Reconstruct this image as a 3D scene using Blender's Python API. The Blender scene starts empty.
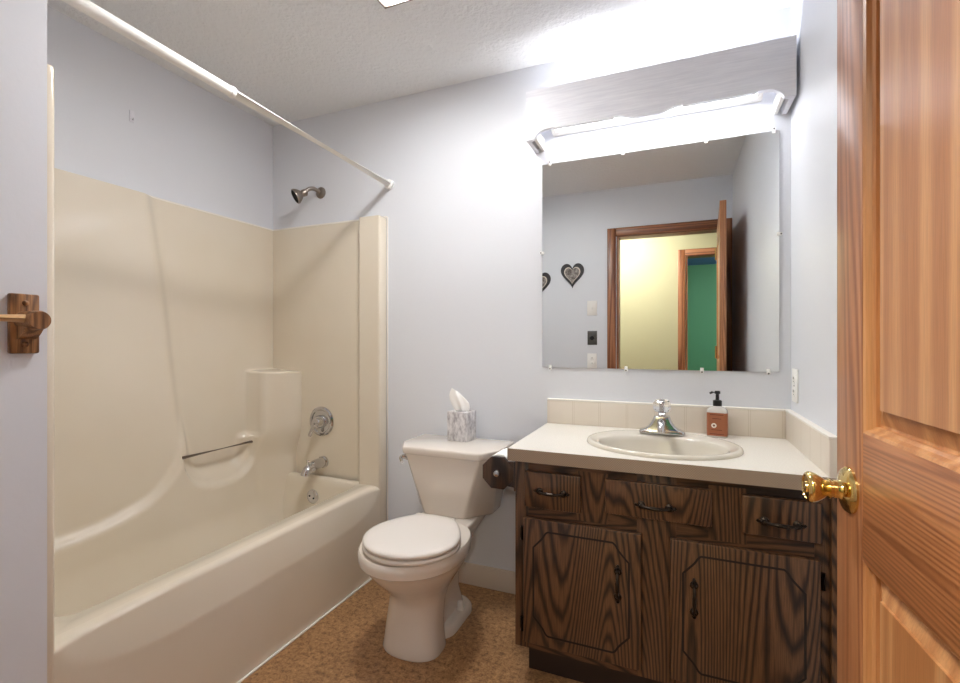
import bpy, bmesh, math, random
from mathutils import Vector, Matrix
random.seed(4)
PI = math.pi
sc = bpy.context.scene
COL = sc.collection

# ------------------------------------------------------------------ camera, world, exposure
cam_data = bpy.data.cameras.new('camera')
cam_data.sensor_width = 36.0
cam_data.lens = 470.0 / 960.0 * 36.0
cam_data.clip_start = 0.01
cam = bpy.data.objects.new('camera', cam_data)
COL.objects.link(cam)
cam.location = (0, 0, 1.123)
cam.rotation_euler = (PI / 2, 0, 0.392)
sc.camera = cam

world = bpy.data.worlds.new('world')
sc.world = world
world.use_nodes = True
world.node_tree.nodes['Background'].inputs[0].default_value = (0.75, 0.86, 1.0, 1)
world.node_tree.nodes['Background'].inputs[1].default_value = 1.0

sc.view_settings.view_transform = 'Standard'
sc.view_settings.look = 'None'
sc.view_settings.exposure = 2.05
sc.view_settings.gamma = 1.0
sc.view_settings.use_curve_mapping = False
try:
    sc.cycles.max_bounces = 12
    sc.cycles.diffuse_bounces = 7
    sc.cycles.glossy_bounces = 6
except Exception:
    pass
GLOBE = 72.0        # ceiling fan light bulb
PAN = 12.0           # its diffuser
TUBE = 5.2          # tubes behind the vanity valance
HALL_FILL = 37.0          # unseen lamp added in the hall, fill light through the doorway
BEDROOM_FILL = 38.0       # unseen lamp added so the green room is lit in the mirror

# ------------------------------------------------------------------ materials
def srgb(r, g, b):
    f = lambda c: (c / 12.92 if c <= 0.04045 else ((c + 0.055) / 1.055) ** 2.4)
    return (f(r / 255), f(g / 255), f(b / 255), 1)

class Mat:
    def __init__(s, name, col=(200, 200, 200), rough=0.5, metal=0.0, **kw):
        s.m = bpy.data.materials.new(name)
        s.m.use_nodes = True
        s.t = s.m.node_tree
        s.b = s.t.nodes['Principled BSDF']
        s.b.inputs['Base Color'].default_value = srgb(*col)
        s.b.inputs['Roughness'].default_value = rough
        s.b.inputs['Metallic'].default_value = metal
        for k, v in kw.items():
            s.b.inputs[k.replace('_', ' ')].default_value = v
    def n(s, t, **kw):
        nd = s.t.nodes.new(t)
        for k, v in kw.items():
            if k.startswith('i_'):
                nd.inputs[k[2:].replace('_', ' ')].default_value = v
            else:
                setattr(nd, k, v)
        return nd
    def l(s, a, b): s.t.links.new(a, b)
    def math(s, op, a, b=None):
        nd = s.n('ShaderNodeMath', operation=op)
        for i, v in enumerate((a, b)):
            if v is None: continue
            if isinstance(v, (int, float)): nd.inputs[i].default_value = v
            else: s.l(v, nd.inputs[i])
        return nd.outputs[0]
    def coord(s, scale=(1, 1, 1), vary=True):
        tc = s.n('ShaderNodeTexCoord')
        v = tc.outputs['Object']
        if vary:
            oi = s.n('ShaderNodeObjectInfo')
            sc_ = s.n('ShaderNodeVectorMath', operation='SCALE')
            sc_.inputs[0].default_value = (7.3, 5.1, 9.7)
            s.l(oi.outputs['Random'], sc_.inputs['Scale'])
            ad = s.n('ShaderNodeVectorMath', operation='ADD')
            s.l(v, ad.inputs[0]); s.l(sc_.outputs[0], ad.inputs[1])
            v = ad.outputs[0]
        mp = s.n('ShaderNodeMapping')
        mp.inputs['Scale'].default_value = scale
        s.l(v, mp.inputs['Vector'])
        return mp.outputs[0]
    def noise(s, vec, scale, detail=3, rough=0.5):
        nd = s.n('ShaderNodeTexNoise', i_Scale=scale, i_Detail=detail, i_Roughness=rough)
        s.l(vec, nd.inputs['Vector'])
        return nd.outputs['Fac']
    def ramp(s, fac, stops):
        nd = s.n('ShaderNodeValToRGB')
        e = nd.color_ramp.elements
        while len(e) < len(stops): e.new(0.5)
        for k, (p, c) in zip(e, stops):
            k.position = p; k.color = srgb(*c)
        s.l(fac, nd.inputs[0])
        return nd.outputs[0]
    def mix(s, fac, a, b, mode='MIX'):
        nd = s.n('ShaderNodeMix', data_type='RGBA', blend_type=mode)
        for i, v in ((0, fac), (6, a), (7, b)):
            if isinstance(v, (int, float)): nd.inputs[i].default_value = v
            elif isinstance(v, tuple): nd.inputs[i].default_value = v
            else: s.l(v, nd.inputs[i])
        return nd.outputs[2]
    def color(s, out): s.l(out, s.b.inputs['Base Color'])
    def bump(s, fac, strength=0.2, dist=0.002):
        nd = s.n('ShaderNodeBump', i_Strength=strength, i_Distance=dist)
        s.l(fac, nd.inputs['Height']); s.l(nd.outputs[0], s.b.inputs['Normal'])

def wood(name, dark, mid, light, axis='z', rings=9.0, broad=4.0, stretch=0.13, rough=0.4, fine=0.5, line=2.2, vary=True):
    m = Mat(name, rough=rough)
    S = {'x': (stretch, 1, 1), 'y': (1, stretch, 1), 'z': (1, 1, stretch)}[axis]
    v = m.coord(S, vary)
    f = m.noise(v, broad, 1.0, 0.45)
    fl = m.noise(v, 60, 2, 0.5)
    ph = m.math('ADD', m.math('MULTIPLY', f, rings * 6.283), m.math('MULTIPLY', fl, 3.6))
    sn = m.math('ADD', m.math('MULTIPLY', m.math('SINE', ph), 0.5), 0.5)
    sn = m.math('POWER', sn, line)
    base = m.ramp(sn, [(0.0, light), (0.35, mid), (1.0, dark)])
    S2 = {'x': (0.03, 1, 1), 'y': (1, 0.03, 1), 'z': (1, 1, 0.03)}[axis]
    v2 = m.coord(S2, vary)
    f2 = m.noise(v2, 420, 2, 0.6)
    streak = m.ramp(f2, [(0.36, (90, 80, 72)), (0.6, (255, 255, 255))])
    out = m.mix(fine, base, streak, 'MULTIPLY')
    m.color(out)
    m.bump(f2, 0.12, 0.001)
    return m

M = {}
def paint(name, col, rough=0.55, bump=0.08, scale=90, spec=0.4):
    m = Mat(name, col, rough, Specular_IOR_Level=spec)
    v = m.coord((1, 1, 1), False)
    m.bump(m.noise(v, scale, 3, 0.6), bump, 0.003 if bump < .5 else .008)
    M[name] = m
    return m
paint('wall_paint', (221, 224, 230), 0.42, 0.10, 70)
paint('ceiling_paint', (232, 234, 236), 0.85, 1.0, 48, 0.2)
paint('hall_paint', (178, 174, 142), 0.6)
paint('green_paint', (92, 158, 118), 0.6)
paint('blue_paint', (110, 150, 240), 0.6)
paint('white_trim', (232, 230, 226), 0.4, 0.02)
paint('white_plastic', (246, 246, 243), 0.35, 0.0)

m = M['valance_paint'] = Mat('valance_paint', (228, 229, 236), 0.5)
v = m.coord((0.06, 1, 1)); f = m.noise(v, 160, 3, 0.6)
m.color(m.ramp(f, [(0.3, (219, 220, 228)), (0.7, (233, 234, 240))])); m.bump(f, 0.1, 0.001)

m = M['tub'] = Mat('tub_fiberglass', (226, 216, 198), 0.15, Coat_Weight=0.25, Coat_Roughness=0.06)
f = m.noise(m.coord((1, 1, 1), False), 3.0, 2)
m.color(m.ramp(f, [(0.3, (224, 214, 195)), (0.7, (227, 218, 201))]))
M['porcelain'] = Mat('porcelain', (229, 221, 211), 0.12, Coat_Weight=0.3, Coat_Roughness=0.04)
M['seat'] = Mat('seat_plastic', (232, 226, 219), 0.22)
M['sink'] = Mat('sink_enamel', (210, 204, 191), 0.14, Coat_Weight=0.3, Coat_Roughness=0.05)
M['chrome'] = Mat('chrome', (205, 205, 208), 0.10, 1.0)
M['nickel'] = Mat('brushed_nickel', (150, 140, 132), 0.28, 1.0)
M['brass'] = Mat('polished_brass', (226, 196, 128), 0.10, 1.0)
M['bronze'] = Mat('dark_bronze', (52, 44, 38), 0.34, 0.85)
M['black'] = Mat('black_plastic', (22, 22, 24), 0.35)
M['groove'] = Mat('dark_groove', (24, 16, 11), 0.7)
M['dark_gap'] = Mat('dark_hole', (20, 16, 13), 0.8)
M['mirror'] = Mat('mirror_glass', (238, 241, 240), 0.0, 1.0)
M['mirror_edge'] = Mat('mirror_edge', (90, 100, 98), 0.2)
M['clear'] = Mat('clear_acrylic', (250, 250, 250), 0.03, Transmission_Weight=1.0, IOR=1.47)
M['caulk'] = Mat('white_caulk', (236, 232, 224), 0.5)
M['paper'] = Mat('soft_paper', (244, 243, 240), 0.9)
M['slot'] = Mat('slot_grey', (70, 68, 66), 0.6)
M['beige_plastic'] = Mat('beige_plastic', (214, 202, 188), 0.4)
M['steel_plate'] = Mat('steel_plate', (96, 94, 92), 0.35, 0.7)

M['oak_v'] = wood('stained_oak_upright', (42, 27, 17), (82, 54, 34), (106, 74, 49), 'z', 76, 3.2, 0.11, 0.36, 0.45, 2.5)
M['oak_h'] = wood('stained_oak_lengthwise', (38, 24, 15), (76, 50, 32), (98, 67, 44), 'x', 58, 4.0, 0.10, 0.36, 0.45, 2.5)
M['oak_dark'] = wood('stained_oak_shadowy', (26, 15, 9), (58, 36, 22), (74, 48, 30), 'z', 7, 5.0, 0.12, 0.4, 0.6)
M['toe'] = Mat('toe_kick_brown', (40, 24, 17), 0.5)
M['fir_v'] = wood('fir_upright', (148, 94, 60), (172, 114, 75), (184, 127, 86), 'z', 40, 9.0, 0.025, 0.33, 0.2, 1.6)
M['fir_h'] = wood('fir_lengthwise', (152, 94, 56), (180, 116, 72), (190, 128, 82), 'y', 40, 9.0, 0.03, 0.33, 0.2, 1.6)
M['fir_panel'] = wood('fir_panel', (180, 122, 76), (198, 142, 93), (206, 152, 103), 'z', 14, 6.0, 0.02, 0.33, 0.15, 1.2)
M['casing_v'] = wood('casing_upright', (116, 68, 42), (152, 96, 62), (168, 112, 74), 'z', 12, 9.0, 0.03, 0.35, 0.25, 1.4)
M['casing_h'] = wood('casing_lengthwise', (116, 68, 42), (152, 96, 62), (168, 112, 74), 'x', 12, 9.0, 0.03, 0.35, 0.25, 1.4)
M['towel_oak'] = wood('towel_bar_oak', (110, 72, 40), (150, 104, 62), (168, 120, 76), 'z', 10, 14.0, 0.1, 0.4, 0.45)
M['dowel'] = wood('dowel_birch', (190, 138, 88), (214, 164, 110), (228, 182, 130), 'y', 5, 14.0, 0.05, 0.4, 0.2)
M['walnut'] = wood('holder_walnut', (34, 22, 17), (66, 45, 34), (84, 60, 46), 'z', 8, 12.0, 0.12, 0.35, 0.4)

m = M['vinyl'] = Mat('brown_vinyl', (150, 108, 64), 0.38)
v = m.coord((1, 1, 1), False)
n1 = m.noise(v, 7, 4, 0.6); n2 = m.noise(v, 55, 4, 0.7); n3 = m.noise(v, 160, 3, 0.7)
c1 = m.ramp(n2, [(0.34, (134, 98, 66)), (0.48, (184, 142, 100)), (0.6, (204, 162, 116)), (0.74, (224, 188, 142))])
c2 = m.mix(0.55, c1, m.ramp(n3, [(0.35, (140, 120, 100)), (0.62, (255, 250, 240))]), 'MULTIPLY')
m.color(m.mix(0.35, c2, m.ramp(n1, [(0.35, (170, 150, 130)), (0.65, (255, 255, 250))]), 'MULTIPLY'))
m.bump(n2, 0.15, 0.002)

m = M['laminate'] = Mat('counter_laminate', (230, 225, 215), 0.3)
f = m.noise(m.coord((1, 1, 1), False), 240, 2)
m.color(m.ramp(f, [(0.35, (222, 217, 206)), (0.65, (233, 229, 220))]))

m = M['laminate_edge'] = Mat('counter_edge_laminate', (186, 172, 150), 0.45)
tc = m.n('ShaderNodeTexCoord'); sp = m.n('ShaderNodeSeparateXYZ'); m.l(tc.outputs['Object'], sp.inputs[0])
a = m.math('SINE', m.math('MULTIPLY', sp.outputs[0], 900.0)); b = m.math('SINE', m.math('MULTIPLY', sp.outputs[2], 900.0))
w = m.math('ADD', m.math('MULTIPLY', m.math('MULTIPLY', a, b), 0.35), 0.5)
m.color(m.ramp(w, [(0.1, (140, 121, 103)), (0.9, (172, 154, 136))]))

m = M['splash'] = Mat('splash_laminate', (222, 214, 201), 0.35)
tc = m.n('ShaderNodeTexCoord'); sp = m.n('ShaderNodeSeparateXYZ'); m.l(tc.outputs['Object'], sp.inputs[0])
s_ = m.math('ADD', sp.outputs[0], sp.outputs[1])
fr = m.math('FRACT', m.math('DIVIDE', m.math('ADD', s_, 20.0), 0.108))
ln = m.math('LESS_THAN', fr, 0.025)
ln2 = m.math('LESS_THAN', m.math('ABSOLUTE', m.math('SUBTRACT', fr, 0.075)), 0.010)
m.color(m.mix(m.math('MULTIPLY', m.math('MAXIMUM', ln, ln2), 0.55), srgb(221, 212, 199), srgb(198, 186, 168)))

m = M['tissue_box'] = Mat('tissue_box_print', (205, 203, 205), 0.5)
v = m.coord((1, 1, 0.5), False); f = m.noise(v, 48, 4, 0.65)
m.color(m.ramp(f, [(0.36, (160, 156, 160)), (0.5, (205, 203, 205)), (0.62, (226, 224, 225))]))

m = M['soap_liquid'] = Mat('clear_soap_bottle', (244, 240, 234), 0.12, Transmission_Weight=0.35)
m = M['soap_label'] = Mat('amber_label', (160, 96, 64), 0.4)
M['label_dark'] = Mat('label_print', (110, 52, 34), 0.5)
M['label_white'] = Mat('label_emblem', (246, 238, 226), 0.5)
M['heart_dark'] = Mat('heart_dark_metal', (44, 42, 44), 0.5)
m = M['heart_light'] = Mat('heart_scroll', (176, 168, 160), 0.5)
f = m.noise(m.coord(), 60, 3, 0.7); m.color(m.ramp(f, [(0.4, (92, 82, 76)), (0.6, (160, 152, 146))]))
m = M['foil'] = Mat('dull_fixture_pan', (235, 234, 230), 0.4)

def emit(name, col, strength):
    m = Mat(name, (255, 255, 255))
    m.b.inputs['Emission Color'].default_value = col
    m.b.inputs['Emission Strength'].default_value = strength
    M[name] = m
emit('bulb', (1.0, 0.98, 0.96, 1), GLOBE)
emit('pan_glow', (0.99, 0.985, 0.975, 1), PAN)
emit('tube_glow', (0.98, 0.98, 1.0, 1), TUBE)
emit('hall_fill_glow', (1.0, 0.95, 0.85, 1), HALL_FILL)
emit('bedroom_fill_glow', (1.0, 0.97, 0.92, 1), BEDROOM_FILL)

# ------------------------------------------------------------------ mesh helpers
def box(bm, x0, x1, y0, y1, z0, z1, bev=0.0, seg=2, mi=0):
    t = bmesh.new()
    bmesh.ops.create_cube(t, size=1.0)
    for v in t.verts:
        v.co = Vector((x0 + (v.co.x + .5) * (x1 - x0), y0 + (v.co.y + .5) * (y1 - y0), z0 + (v.co.z + .5) * (z1 - z0)))
    if bev > 0:
        bmesh.ops.bevel(t, geom=t.edges[:], offset=bev, segments=seg, profile=0.5, affect='EDGES')
    join(bm, t, mi)
    return bm

def join(bm, t, mi=0, mat=None):
    vm = {}
    for v in t.verts:
        vm[v] = bm.verts.new(mat @ v.co if mat else v.co)
    for f in t.faces:
        try:
            nf = bm.faces.new([vm[v] for v in f.verts]); nf.material_index = mi
        except ValueError:
            pass
    t.free()

def loft(bm, rings, cap0=True, cap1=True, mi=0, closed=True):
    rs = [[bm.verts.new(Vector(p)) for p in r] for r in rings]
    n = len(rs[0])
    for a, b in zip(rs[:-1], rs[1:]):
        for i in range(n if closed else n - 1):
            j = (i + 1) % n
            try:
                f = bm.faces.new((a[i], a[j], b[j], b[i])); f.material_index = mi
            except ValueError:
                pass
    if cap0: bm.faces.new(rs[0][::-1]).material_index = mi
    if cap1: bm.faces.new(rs[-1]).material_index = mi
    return rs

def frame_from(d):
    d = Vector(d).normalized()
    up = Vector((0, 0, 1)) if abs(d.z) < 0.95 else Vector((1, 0, 0))
    a = d.cross(up).normalized(); b = a.cross(d).normalized()
    return a, b, d

def lathe(bm, prof, origin, axis=(0, 0, 1), n=24, mi=0, cap0=True, cap1=True):
    a, b, d = frame_from(axis)
    o = Vector(origin)
    rings = []
    for r, h in prof:
        r = max(r, 1e-4)
        rings.append([o + d * h + (a * math.cos(2 * PI * k / n) + b * math.sin(2 * PI * k / n)) * r for k in range(n)])
    loft(bm, rings, cap0, cap1, mi)
    return bm

def tube(bm, pts, r, n=12, mi=0):
    pts = [Vector(p) for p in pts]
    rr = r if isinstance(r, (list, tuple)) else [r] * len(pts)
    rings = []
    pa = None
    for i, p in enumerate(pts):
        d = (pts[min(i + 1, len(pts) - 1)] - pts[max(i - 1, 0)]).normalized()
        if pa is None:
            a, b, _ = frame_from(d)
        else:
            a = (pa - d * pa.dot(d)).normalized(); b = a.cross(d).normalized() * -1
            b = d.cross(a).normalized()
        pa = a
        rings.append([p + (a * math.cos(2 * PI * k / n) + b * math.sin(2 * PI * k / n)) * rr[i] for k in range(n)])
    loft(bm, rings, True, True, mi)
    return bm

def spline(pts, k=8):
    pts = [Vector(p) for p in pts]
    out = []
    P = [pts[0]] + pts + [pts[-1]]
    for i in range(1, len(P) - 2):
        p0, p1, p2, p3 = P[i - 1], P[i], P[i + 1], P[i + 2]
        for s in range(k):
            t = s / k
            out.append(0.5 * ((2 * p1) + (p2 - p0) * t + (2 * p0 - 5 * p1 + 4 * p2 - p3) * t * t + (3 * p1 - p0 - 3 * p2 + p3) * t ** 3))
    out.append(pts[-1])
    return out

def prism(bm, poly, axis, lo, hi, mi=0, bev=0.0):
    """poly: 2D outline extruded along axis ('x','y','z')."""
    def P(u, v, w):
        return {'x': (w, u, v), 'y': (u, w, v), 'z': (u, v, w)}[axis]
    t = bmesh.new()
    a = [t.verts.new(P(u, v, lo)) for u, v in poly]
    b = [t.verts.new(P(u, v, hi)) for u, v in poly]
    n = len(poly)
    t.faces.new(a); t.faces.new(b[::-1])
    for i in range(n):
        t.faces.new((a[i], a[(i + 1) % n], b[(i + 1) % n], b[i]))
    bmesh.ops.recalc_face_normals(t, faces=t.faces[:])
    if bev > 0:
        bmesh.ops.bevel(t, geom=t.edges[:], offset=bev, segments=2, profile=0.5, affect='EDGES')
    join(bm, t, mi)
    return bm

def rrect(x0, x1, y0, y1, r, z, k=6):
    out = []
    for cx, cy, a0 in ((x1 - r, y1 - r, 0), (x0 + r, y1 - r, 90), (x0 + r, y0 + r, 180), (x1 - r, y0 + r, 270)):
        for i in range(k + 1):
            a = math.radians(a0 + 90 * i / k)
            out.append((cx + r * math.cos(a), cy + r * math.sin(a), z))
    return out

def sstep(a, b, x):
    t = min(1, max(0, (x - a) / (b - a))); return t * t * (3 - 2 * t)

OFF = {}
def build(name, bm, mats, parent=None, local=False, smooth=35):
    if not isinstance(mats, (list, tuple)): mats = [mats]
    bmesh.ops.recalc_face_normals(bm, faces=bm.faces[:])
    o = None
    off = Vector((0, 0, 0))
    if parent is not None and not local:
        off = OFF.get(parent.name, Vector((0, 0, 0)))
        bmesh.ops.translate(bm, verts=bm.verts[:], vec=-off)
    for f in bm.faces: f.smooth = True
    lim = math.radians(smooth)
    for e in bm.edges:
        if len(e.link_faces) == 2 and e.calc_face_angle(0) > lim: e.smooth = False
    me = bpy.data.meshes.new(name)
    bm.to_mesh(me); bm.free()
    for mm in mats: me.materials.append((M[mm] if isinstance(mm, str) else mm).m)
    o = bpy.data.objects.new(name, me)
    COL.objects.link(o)
    if parent is not None:
        o.parent = parent
        OFF[o.name] = off
    return o

def thing(name, label, cat, loc=(0, 0, 0), rz=0.0, group=None, kind=None):
    o = bpy.data.objects.new(name, None)
    COL.objects.link(o)
    o.empty_display_size = 0.05
    o.location = loc; o.rotation_euler = (0, 0, rz)
    o['label'] = label; o['category'] = cat
    if group: o['group'] = group
    if kind: o['kind'] = kind
    OFF[o.name] = Vector(loc)
    return o

def tag(o, label, cat, group=None, kind=None):
    o['label'] = label; o['category'] = cat
    if group: o['group'] = group
    if kind: o['kind'] = kind
    return o

def struct(name, bm, mats, label, cat):
    return tag(build(name, bm, mats), label, cat, kind='structure')

# ------------------------------------------------------------------ room constants
XL, XR, YB, YF, CEIL = -2.085, 0.389, 1.997, 0.135, 2.333
XT = -1.327           # tub front plane
XN, YN = -1.31, 0.608 # towel-bar wall
OX0, OX1, OZ = -0.42, 0.335, 1.945   # bathroom doorway
FO = 0.02             # hall side of the front wall
HY = -1.06            # far hall wall
B = bmesh.new

# ------------------------------------------------------------------ room shell
struct('floor', box(B(), -2.3, 0.5, FO, 2.15, -0.08, 0.0), 'vinyl', 'mottled brown vinyl bathroom floor', 'floor')
struct('ceiling', box(B(), -2.3, 0.5, FO, 2.15, CEIL, CEIL + 0.1), 'ceiling_paint', 'textured off-white bathroom ceiling', 'ceiling')
struct('wall_back', box(B(), -2.3, 0.5, YB, YB + 0.12, 0, CEIL), 'wall_paint', 'pale blue-grey wall behind toilet and mirror', 'wall')
struct('wall_left', box(B(), XL - 0.12, XL, YN, YB, 0, CEIL), 'wall_paint', 'pale blue-grey wall along the tub', 'wall')
struct('wall_right', box(B(), XR, XR + 0.1, YF, YB, 0, CEIL), 'wall_paint', 'pale blue-grey wall right of the vanity', 'wall')
struct('wall_near', box(B(), XL - 0.12, XN, YF, YN, 0, CEIL), 'wall_paint', 'pale blue-grey wall carrying the wooden towel bar', 'wall')
bm = B()
box(bm, -2.6, OX0, FO, YF, 0, CEIL); box(bm, OX1, 2.2, FO, YF, 0, CEIL); box(bm, OX0, OX1, FO, YF, OZ + .015, CEIL)
struct('wall_front', bm, 'wall_paint', 'wall around the bathroom doorway, seen in the mirror', 'wall')

# hall and the green room beyond
struct('floor_hall', box(B(), -2.6, 2.2, HY, FO, -0.08, 0.0), 'vinyl', 'brown hall floor outside the bathroom', 'floor')
struct('ceiling_hall', box(B(), -2.6, 2.2, HY - .12, FO, CEIL, CEIL + 0.1), 'ceiling_paint', 'hall ceiling outside the bathroom', 'ceiling')
HX0, HX1, HZ = 0.105, 0.86, 1.955
bm = B()
box(bm, -2.6, HX0, HY - .12, HY, 0, CEIL); box(bm, HX1, 2.2, HY - .12, HY, 0, CEIL); box(bm, HX0, HX1, HY - .12, HY, HZ + .015, CEIL)
struct('wall_hall', bm, 'hall_paint', 'pale yellow hall wall seen through the doorway in the mirror', 'wall')
bm = B(); box(bm, -2.72, -2.6, HY - .12, YF, 0, CEIL)
struct('wall_hall_left', bm, 'hall_paint', 'yellow wall at the left end of the hall', 'wall')
bm = B(); box(bm, 2.2, 2.32, HY - .12, YF, 0, CEIL)
struct('wall_hall_right', bm, 'hall_paint', 'yellow wall at the right end of the hall', 'wall')
bm = B()
box(bm, -1.4, 2.4, -4.32, -4.2, 0, CEIL); box(bm, -1.52, -1.4, -4.32, HY - .12, 0, CEIL); box(bm, 2.4, 2.52, -4.32, HY - .12, 0, CEIL)
struct('wall_bedroom', bm, 'green_paint', 'green walls of the room across the hall', 'wall')
struct('floor_bedroom', box(B(), -1.5, 2.5, -4.3, HY, -0.08, 0.0), 'vinyl', 'floor of the green room', 'floor')
struct('ceiling_bedroom', box(B(), -1.5, 2.5, -4.3, HY - .12, CEIL, CEIL + .1), 'blue_paint', 'blue ceiling of the green room', 'ceiling')

# door casings
def casing(name, x0, x1, z1, y_in, y_out, label, wd=0.072):
    bm = B()
    t = 0.016
    for ya, yb in ((y_in, y_in + t), (y_out - t, y_out)):
        xr = min(x1 + wd, XR - .002) if y_in > 0 and ya >= y_in else x1 + wd
        box(bm, x0 - wd, x0 - .006, ya, yb, 0, z1 + wd, .004, mi=0)
        box(bm, x1 + .006, xr, ya, yb, 0, z1 + wd, .004, mi=0)
        box(bm, x0 - .006, x1 + .006, ya, yb, z1 + .006, z1 + wd, .004, mi=1)
    box(bm, x0 - .0005, x0 + .015, y_out, y_in, 0, z1, 0, mi=0)
    box(bm, x1 - .015, x1 + .0005, y_out, y_in, 0, z1, 0, mi=0)
    box(bm, x0 - .0005, x1 + .0005, y_out, y_in, z1, z1 + .0155, 0, mi=1)
    return struct(name, bm, ['casing_v', 'casing_h'], label, 'door casing')
casing('trim_1', OX0, OX1, OZ, YF, FO, 'red-brown wood casing around the bathroom doorway, seen in the mirror')
casing('trim_2', HX0, HX1, HZ, HY, HY - .12, 'brown wood casing of the green room doorway, seen in the mirror')

# baseboard (beige rubber cove base) and caulk line at the tub foot
bm = B(); box(bm, XT + .001, -0.455, YB - 0.012, YB, 0, 0.098, .004)
struct('baseboard_back', bm, 'beige_plastic', 'low beige baseboard behind the toilet', 'baseboard')
bm = B(); box(bm, XT, XT + .010, YN, YB - .012, 0, 0.006, .002)
struct('trim_3', bm, 'caulk', 'white caulk bead where the tub meets the floor', 'caulk')
bm = B()
box(bm, XL, XL + .007, YN, YB, 1.742, 1.750, .002); box(bm, XL, XT, YB - .007, YB, 1.742, 1.750, .002)
box(bm, XT + .0002, XT + .006, YB - .006, YB, 0, 1.745, .002)
struct('trim_4', bm, 'caulk', 'thin white caulk bead along the tub surround edge', 'caulk')

# ------------------------------------------------------------------ door (open against the right wall)
dr = thing('door_1', 'open wooden panel door with brass knob at the right', 'door', (0.287, YF, 0), math.atan2(.0433, .788), kind='structure')
W, T, Z0, Z1 = 0.792, 0.035, 0.012, 1.942
ST = 0.095
RL, RH = 0.809, 0.992
TR, BR = 1.815, 0.235
def stile(y0, y1):
    return build('stile', box(B(), 0, T, y0, y1, Z0, Z1, .0015), 'fir_v', dr, True)
stile(W - ST, W); stile(0.0, ST)
for z0, z1 in ((Z0, BR), (RL, RH), (TR, Z1)):
    build('rail', box(B(), 0.0004, T - .0004, ST + .0002, W - ST - .0002, z0, z1, .0008), 'fir_h', dr, True)
def raised_panel(y0, y1, z0, z1):
    bm = B()
    def rect(i, x): return [(x, y0 + i, z0 + i), (x, y1 - i, z0 + i), (x, y1 - i, z1 - i), (x, y0 + i, z1 - i)]
    # moulded sticking, then the sunk edge, then the raised field (both faces)
    for s in (0, 1):
        X = (lambda v: v) if s == 0 else (lambda v: T - v)
        rr = [(0.0, .001), (.004, .003), (.007, .009), (.011, .012), (.0115, .0165), (.015, .0168), (.037, .0095), (.0375, .0062)]
        loft(bm, [rect(i, X(x)) for i, x in rr], False, True)
    return build('panel', bm, 'fir_panel', dr, True, smooth=20)
raised_panel(ST, W - ST, RH, TR)
raised_panel(ST, W - ST, BR, RL)
for s in (0, 1):
    sx = -1 if s == 0 else 1
    x0 = 0.0 if s == 0 else T
    yk, zk = W - .051, .897
    bm = B()
    lathe(bm, [(.0345, 0), (.0345, .003), (.031, .007), (.022, .010), (.015, .0125), (.0135, .016), (.0135, .022)], (x0, yk, zk), (sx, 0, 0), 32)
    ro = build('rosette', bm, 'brass', dr, True)
    bm = B()
    lathe(bm, [(.0125, .0215), (.0125, .025), (.0150, .026), (.0150, .028), (.0122, .030), (.0135, .032), (.018, .038), (.0215, .044), (.0235, .049), (.0235, .053), (.0215, .0562), (.0185, .0575), (.0175, .056), (.009, .0558), (.008, .0585), (.0, .0585)], (x0, yk, zk), (sx, 0, 0), 32)
    kb = build('knob', bm, 'brass', dr, True); kb['label'] = 'polished brass knob'
    if s: kb.name = 'knob.001'
for z in (0.22, 1.0, 1.72):
    bm = B(); lathe(bm, [(.006, 0), (.006, .09)], (-.006, -.001, z), (0, 0, 1), 10)
    box(bm, -.0065, .028, -.0022, -.0003, z, z + .09)
    build('hinge', bm, 'brass', dr, True)
build('latch_plate', box(B(), .006, .029, W - .0005, W + .0008, .87, .925), 'brass', dr, True)

# ------------------------------------------------------------------ one-piece tub and shower surround
tub = thing('bathtub', 'beige one-piece fiberglass bathtub with moulded shower walls', 'bathtub', (XT, YN, 0))
RIM = 0.415
# --- sculpted long wall
def poly_sd(p, poly):
    x, y = p; d = 1e9; ins = False
    n = len(poly)
    for i in range(n):
        ax, ay = poly[i]; bx, by = poly[(i + 1) % n]
        ex, ey = bx - ax, by - ay
        t = max(0, min(1, ((x - ax) * ex + (y - ay) * ey) / (ex * ex + ey * ey + 1e-12)))
        d = min(d, (x - ax - ex * t) ** 2 + (y - ay - ey * t) ** 2)
        if (ay > y) != (by > y) and x < (bx - ax) * (y - ay) / (by - ay) + ax: ins = not ins
    d = math.sqrt(d)
    return d if ins else -d
def curve2(pts, k=5):
    return [(p.x, p.y) for p in spline([(a, b, 0) for a, b in pts], k)]
recess = curve2([(1.262, 1.85), (1.270, 1.72), (1.304, 1.51), (1.333, 1.30), (1.366, 1.0), (1.396, .776), (1.425, .60), (1.452, .515), (1.51, .462), (1.62, .440), (1.72, .450), (1.785, .495), (1.812, .57), (1.818, .68), (1.818, .80), (1.818, .962)], 4) + [(2.3, .962), (2.3, 2.0), (1.262, 2.0)]
upper = curve2([(.3, .392), (.8, .394), (.974, .400), (1.117, .412), (1.264, .450), (1.35, .505), (1.41, .585), (1.44, .68), (1.455, .80)], 4) + [(1.46, 2.0), (.3, 2.0)]
ys = [YN + .012 + (YB - .012 - YN - .012) * i / 130 for i in range(131)]
zs = [0.04 + i * .0135 for i in range(68)] + [.9505 + i * .0035 for i in range(9)] + [.99 + i * .0188 for i in range(41)]
zs = sorted(z for z in zs if z < 1.740) + [1.740]
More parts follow.
